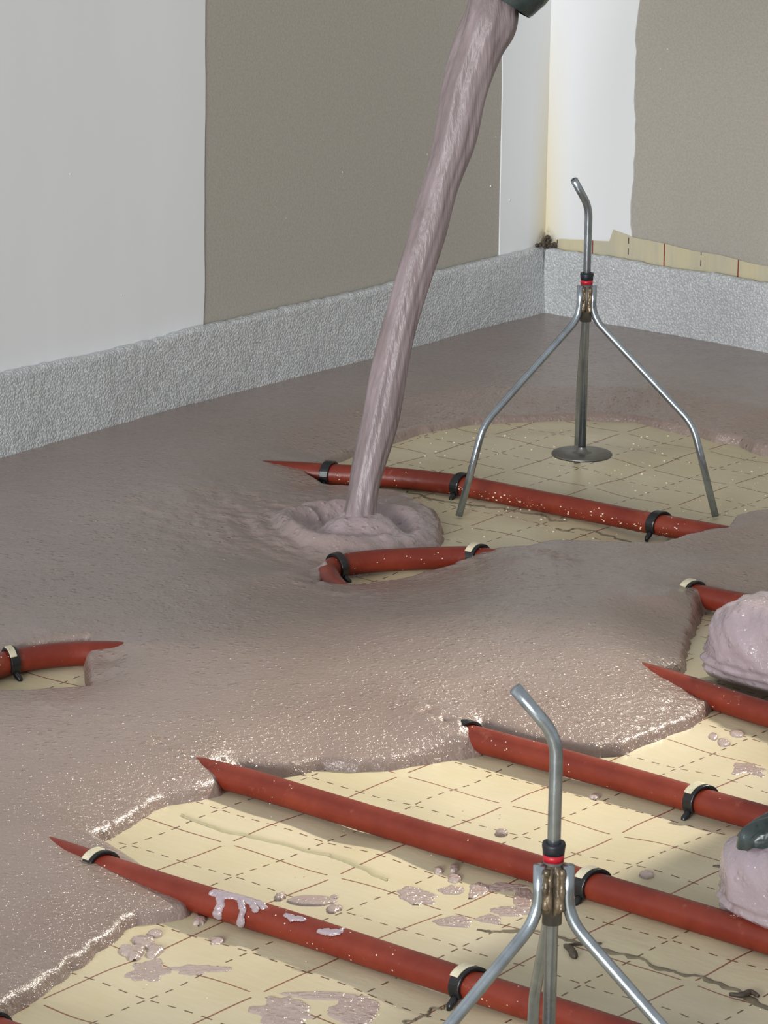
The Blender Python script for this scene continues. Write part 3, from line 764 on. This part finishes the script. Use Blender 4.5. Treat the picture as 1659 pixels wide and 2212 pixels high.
S = [(672, 1945, 105, 20, 'long flat splash on the foil beside the dripping pipe', .0032, .12, False),
     (604, 1938, 22, 14, 'small dark crumb of screed just above the dripping pipe', .004, .4, False),
     (722, 1964, 34, 14, 'small splash below the end of the long flat splash', .003, .3, False),
     (722, 1937, 16, 8, 'tiny droplet touching the long flat splash', .002, .2, False),
     (336, 2016, 34, 13, 'drop highest of the drops by the screed edge under the dripping pipe', .004, .15, False),
     (310, 2036, 50, 20, 'drop with a pointed end by the screed edge under the dripping pipe', .0045, .25, False),
     (288, 2056, 56, 24, 'wide blob nearest the screed edge under the dripping pipe', .005, .35, False),
     (335, 2052, 34, 20, 'round blob touching the wide blob by the screed edge', .0045, .3, False),
     (470, 2034, 30, 12, 'lone droplet on the foil below the dripping pipe', .003, .3, False),
     (318, 2092, 80, 34, 'spread thin smear below the drops by the screed edge', .0012, .5, True),
     (430, 2094, 110, 18, 'thin trail of dried specks right of the smear by the screed edge', .0008, .7, True),
     (948, 1878, 20, 12, 'leftmost of three round drops above the smeared splashes', .0035, .1, False),
     (980, 1873, 18, 14, 'topmost of three round drops above the smeared splashes', .0035, .2, False),
     (983, 1894, 28, 16, 'biggest of three round drops above the smeared splashes', .0035, .15, False),
     (900, 1930, 90, 26, 'glossy lumpy splash at the left of the smeared splashes', .0026, .4, True),
     (975, 1919, 50, 14, 'narrow splash between the lumpy splash and the smeared ring', .0024, .3, True),
     (1035, 1918, 50, 24, 'lumpy start of the smeared ring left of the near tripod hub', .0024, .5, True),
     (978, 1988, 82, 24, 'oval splash with thick rim under the lumpy splash', .0020, .3, True),
     (1056, 1984, 52, 18, 'small oval splash beside the oval splash with thick rim', .0018, .35, True),
     (1110, 1970, 84, 22, 'pointed glossy splash left of the near tripod hub', .0024, .4, True),
     (1130, 1938, 40, 44, 'pale smear running down behind the near tripod hub', .0012, .4, True),
     (1085, 1912, 90, 12, 'arched pale smear above the pointed glossy splash', .0010, .4, True),
     (1084, 1800, 28, 14, 'tear-shaped droplet on the bright foil above the near tripod hub', .0045, .2, False),
     (1285, 1720, 20, 10, 'small droplet on the brightest foil beside the tripod rod', .003, .3, False),
     (1397, 1896, 32, 13, 'smooth oval drop on the foil right of the crusted clip', .004, .1, False),
     (1541, 1592, 20, 12, 'smallest of the three pale drops below the upper boot', .003, .1, False),
     (1564, 1603, 28, 14, 'middle one of the three pale drops below the upper boot', .003, .12, False),
     (1592, 1585, 30, 13, 'elongated one of the three pale drops below the upper boot', .003, .12, False),
     (1610, 1660, 70, 26, 'faint thin smear on the foil below the three pale drops', .0006, .6, True),
     (620, 2180, 130, 44, 'thick glossy left end of the curved smear at the bottom', .0022, .5, True),
     (700, 2148, 170, 14, 'curved thin arc of the smear at the bottom', .0014, .3, True),
     (770, 2178, 100, 52, 'flat rounded right end of the curved smear at the bottom', .0014, .3, True),
     (430, 1990, 30, 14, 'pale droplet at the screed tongue under the dripping pipe', .004, .3, False),
     (900, 1052, 16, 10, 'pale crumb lying against the far pipe beside the stream', .006, .3, False)]
for k, (x, y, w_, h_, lab, hg, rg, ft) in enumerate(S):
    splat(x, y, w_, h_, lab, hg, k*3+2, rg, None, 0.0, ft)

# drips clinging to the splashed pipe
def drip(name, blobs, label, axis_y, group='screed drips on the pipe'):
    """blobs: (px,py,radius_m) capsule chains on the pipe surface as (x, angle)"""
    pts = []
    for chain in blobs:
        q = []
        for (x, y, rr) in chain:
            # intersect the sight line with the pipe
            d_ = (x-829.5)/FPX*RR-(y-1106)/FPX*UU+_f
            oy, oz = CAM[1]-axis_y, CAM[2]-PR; A_ = d_[1]**2+d_[2]**2; B_ = 2*(oy*d_[1]+oz*d_[2]); C_ = oy*oy+oz*oz-PR*PR
            disc = max(B_*B_-4*A_*C_, 0); t_ = (-B_-math.sqrt(disc))/(2*A_); P = CAM+d_*t_
            q.append((P[0], math.atan2(P[2]-PR, -(P[1]-axis_y))*PR, rr*1.35))
        pts.append(q)
    allp = [p for q in pts for p in q]
    x0, x1 = min(p[0] for p in allp)-0.008, max(p[0] for p in allp)+0.008
    a0, a1 = min(p[1] for p in allp)-0.006, max(p[1] for p in allp)+0.006
    xs = np.arange(x0, x1, 0.0005); as_ = np.arange(a0, a1, 0.0005); X, A = np.meshgrid(xs, as_, indexing='ij')
    f = np.full(X.shape, -1.0)
    for q in pts:
        for (p, r_) in zip(q[:-1] if len(q) > 1 else q, q[1:] if len(q) > 1 else q):
            e = (r_[0]-p[0], r_[1]-p[1]); L2 = e[0]**2+e[1]**2+1e-12
            t = np.clip(((X-p[0])*e[0]+(A-p[1])*e[1])/L2, 0, 1)
            dd = np.sqrt((X-p[0]-t*e[0])**2+(A-p[1]-t*e[1])**2); f = np.maximum(f, (p[2]+(r_[2]-p[2])*t-dd))
    f = f+0.0006*fbm(X*300, A*300, 5, 2)
    ht = np.where(f > 0, 0.0013*np.sqrt(np.clip(f/0.002, 0, 1))+0.0003*fbm(X*500, A*500, 8, 2), -0.0004)
    R = PR+ht; th = A/PR
    V = np.stack([X, axis_y-R*np.cos(th), PR+R*np.sin(th)], -1)
    ins = f > 0; keep = ins[:-1, :-1] | ins[1:, :-1] | ins[1:, 1:] | ins[:-1, 1:]
    o = gridmesh(name, V, keep, M_SPLASH); tag(o, label, 'drip', group)
drip('screed_drip', [[(462, 1928, .0025), (490, 1932, .003), (520, 1938, .003), (560, 1950, .0028), (570, 1958, .0018)],
                     [(475, 1932, .0022), (476, 1955, .0018), (468, 1978, .0026)], [(520, 1940, .002), (524, 1965, .0017), (520, 1990, .0019), (518, 1998, .002)],
                     [(545, 1945, .002), (552, 1964, .0018)]], 'two-armed lilac drip running down over the red pipe', -0.1165)
drip('screed_drip', [[(618, 1976, .0012), (632, 1982, .002), (655, 1985, .0016)]], 'smaller pale splash on the pipe between the two drips', -0.117)
drip('screed_drip', [[(690, 2010, .0012), (712, 2013, .0022), (735, 2012, .0016), (745, 2006, .001)]], 'lilac splash on the red pipe right of the two-armed drip', -0.1175)

# ------------------------------------------------------------------ seams, folds, debris, crumbs
def ribbon(name, pts, wdt, mat, label, cat, amp=0.0012, hgt=0.0014, z=0.0, jitter=0.0015, seed=1):
    P = spline([at(x, y, z) for x, y in pts], 40); P = np.array(P)
    t = np.arange(len(P))
    off = jitter*fbm(t*0.09, t*0, seed, 3)
    T = np.gradient(P, axis=0); T /= np.linalg.norm(T, axis=1)[:, None]; N = np.stack([-T[:, 1], T[:, 0], 0*T[:, 0]], -1)
    C = P+N*off[:, None]
    prof = [(-1, -0.0003), (-0.5, 0.6), (0, 1.0), (0.5, 0.6), (1, -0.0003)]
    V = np.zeros((len(P), 5, 3)); ww = wdt/2*(1+0.6*vnoise(t*0.15, t*0, seed+4))*np.clip(np.minimum(t, len(P)-1-t)/8, 0.15, 1)
    for k, (s_, h_) in enumerate(prof):
        V[:, k] = C+N*(s_*ww)[:, None]; V[:, k, 2] = foil_z(V[:, k, 0], V[:, k, 1])+(h_*hgt if h_ > 0 else -0.0003)
    o = gridmesh(name, V, np.ones((len(P)-1, 4), bool), mat); tag(o, label, cat); return o
ribbon('foil_fold', [(392, 1762), (470, 1790), (560, 1812), (680, 1838), (760, 1866), (835, 1902)], 0.0042, M_WRINKLE, 'low raised fold in the foil between the two front pipes', 'fold', hgt=0.0016, jitter=0.001, seed=2)
ribbon('foil_seam', [(868, 1058), (930, 1078), (1000, 1090), (1080, 1100), (1150, 1112), (1220, 1128)], 0.0032, M_SEAM, 'torn dirty seam in the foil below the far pipe', 'seam', hgt=0.0012, jitter=0.004, seed=5)
ribbon('foil_seam', [(1200, 1142), (1280, 1146), (1340, 1160), (1400, 1176), (1452, 1183)], 0.0028, M_SEAM, 'second dirty seam in the foil, close to the drowned end of the far pipe', 'seam', hgt=0.0012, jitter=0.004, seed=7)
ribbon('foil_seam', [(1030, 2010), (1120, 2014), (1210, 2028), (1330, 2056), (1430, 2090), (1550, 2120), (1690, 2190)], 0.0058, M_SEAM, 'grey dirty seam in the foil behind the near tripod', 'seam', hgt=0.0010, jitter=0.003, seed=9)
ribbon('foil_seam', [(860, 2212), (900, 2188), (940, 2172), (985, 2162)], 0.0028, M_SEAM, 'short grey seam in the foil running into the clip behind the near tripod leg', 'seam', hgt=0.001, jitter=0.003, seed=12)
def twig(pts, r_, label, mat=M_DEBRIS):
    P = spline([at(x, y, 0.0)+np.array([0, 0, r_*0.8]) for x, y in pts], 6)
    V, F = tube(P, [r_*(0.6+0.5*math.sin(PI*i/(len(P)-1))+0.15*random.random()) for i in range(len(P))], 9)
    return pydata('debris_twig', V, F, mat), label
DB = [([(1217, 2044), (1258, 2042), (1300, 2040)], .0010, 'thin dark stick lying on the foil right of the near tripod rod'),
      ([(1221, 2048), (1234, 2058), (1240, 2070), (1246, 2072)], .0024, 'thicker dark peg end lying below the thin stick'),
      ([(1575, 2152), (1600, 2154), (1622, 2148), (1638, 2156)], .0018, 'small dark broken clip lying on the shadowed foil at the lower right'),
      ([(1540, 1874), (1568, 1876)], .0012, 'short dark sliver beside the toe of the lower boot')]
for pts, r_, lab in DB:
    o, l_ = twig(pts, r_, lab); tag(o, l_, 'debris')
# mould-dark rubble in the corner on top of the foam
V = []; F = []
bm = bmesh.new()
for k in range(26):
    r_ = random.uniform(0.0012, 0.0034)
    m4 = Matrix.Translation((WX+0.004+random.random()*0.016, WY-0.003-random.random()*0.022, 0.1015+random.random()*0.004+(0.006 if k % 5 == 0 else 0)))
    bmesh.ops.create_icosphere(bm, subdivisions=1, radius=r_, matrix=m4@Matrix.Scale(random.uniform(0.6, 1.4), 4, (1, 0, 0)))
me = bpy.data.meshes.new('corner_rubble'); bm.to_mesh(me); bm.free()
tag(link_mesh('corner_rubble', me, M_DEBRIS), 'dark mouldy crumbs on the foam in the room corner', 'rubble', kind='stuff')
# pale crumbs on the far foil and along the far pipe
bm = bmesh.new()
def crumb(x, y, z, r_):
    bmesh.ops.create_icosphere(bm, subdivisions=1, radius=r_, matrix=Matrix.Translation((x, y, z))@Matrix.Diagonal((1.2, 1.0, 0.6, 1)))
for k in range(230):
    px_ = random.uniform(900, 1655); py_ = random.uniform(925, 1165); p = at(px_, py_, 0)
    pp = np.array([[p[0], p[1]]])
    if sdist(pp[:, 0], pp[:, 1], hole)[0] < 0.01: continue
    crumb(p[0], p[1], float(foil_z(pp[:, 0], pp[:, 1])[0])+0.0004, random.choice([.0005, .0006, .0008, .0013]))
for k in range(90):
    x = random.uniform(-0.58, -0.30); a = random.uniform(-0.5, 0.3)
    yb = np.interp(x, [-0.571, -0.462, -0.357, -0.288], [0.884, 0.889, 0.893, 0.899])
    crumb(x, yb-PR*math.cos(a), PR+PR*math.sin(a), random.choice([.0004, .0005, .0010]))
for k in range(60):
    px_ = random.uniform(300, 1650); py_ = random.uniform(1700, 2200); p = at(px_, py_, 0)
    pp = np.array([[p[0], p[1]]])
    if sdist(pp[:, 0], pp[:, 1], outer)[0] > -0.01: continue
    crumb(p[0], p[1], 0.0, random.choice([.0004, .0006]))
me = bpy.data.meshes.new('screed_crumbs'); bm.to_mesh(me); bm.free()
tag(link_mesh('screed_crumbs', me, M_CRUMB), 'tiny pale crumbs scattered over the foil and along the pipes', 'crumbs', kind='stuff')
# dried specks of plaster on the walls
SP = [(151, 376, 'y', .0012), (1100, 432, 'y', .0018), (1060, 402, 'y', .0011), (262, 637, 'y', .0011), (740, 372, 'y', .0007), (95, 100, 'y', .0008), (425, 207, 'y', .0008)]
for k, (x, y, a_, r_) in enumerate(SP):
    p = at(x, y, WX+0.001, 0)
    bm = bmesh.new(); bmesh.ops.create_icosphere(bm, subdivisions=2, radius=r_*1.0, matrix=Matrix.Diagonal((0.7, 1, 1.1, 1)))
    me = bpy.data.meshes.new('wall_speck'); bm.to_mesh(me); bm.free()
    o = link_mesh('wall_speck', me, M_PLASTER, wl); o.location = p
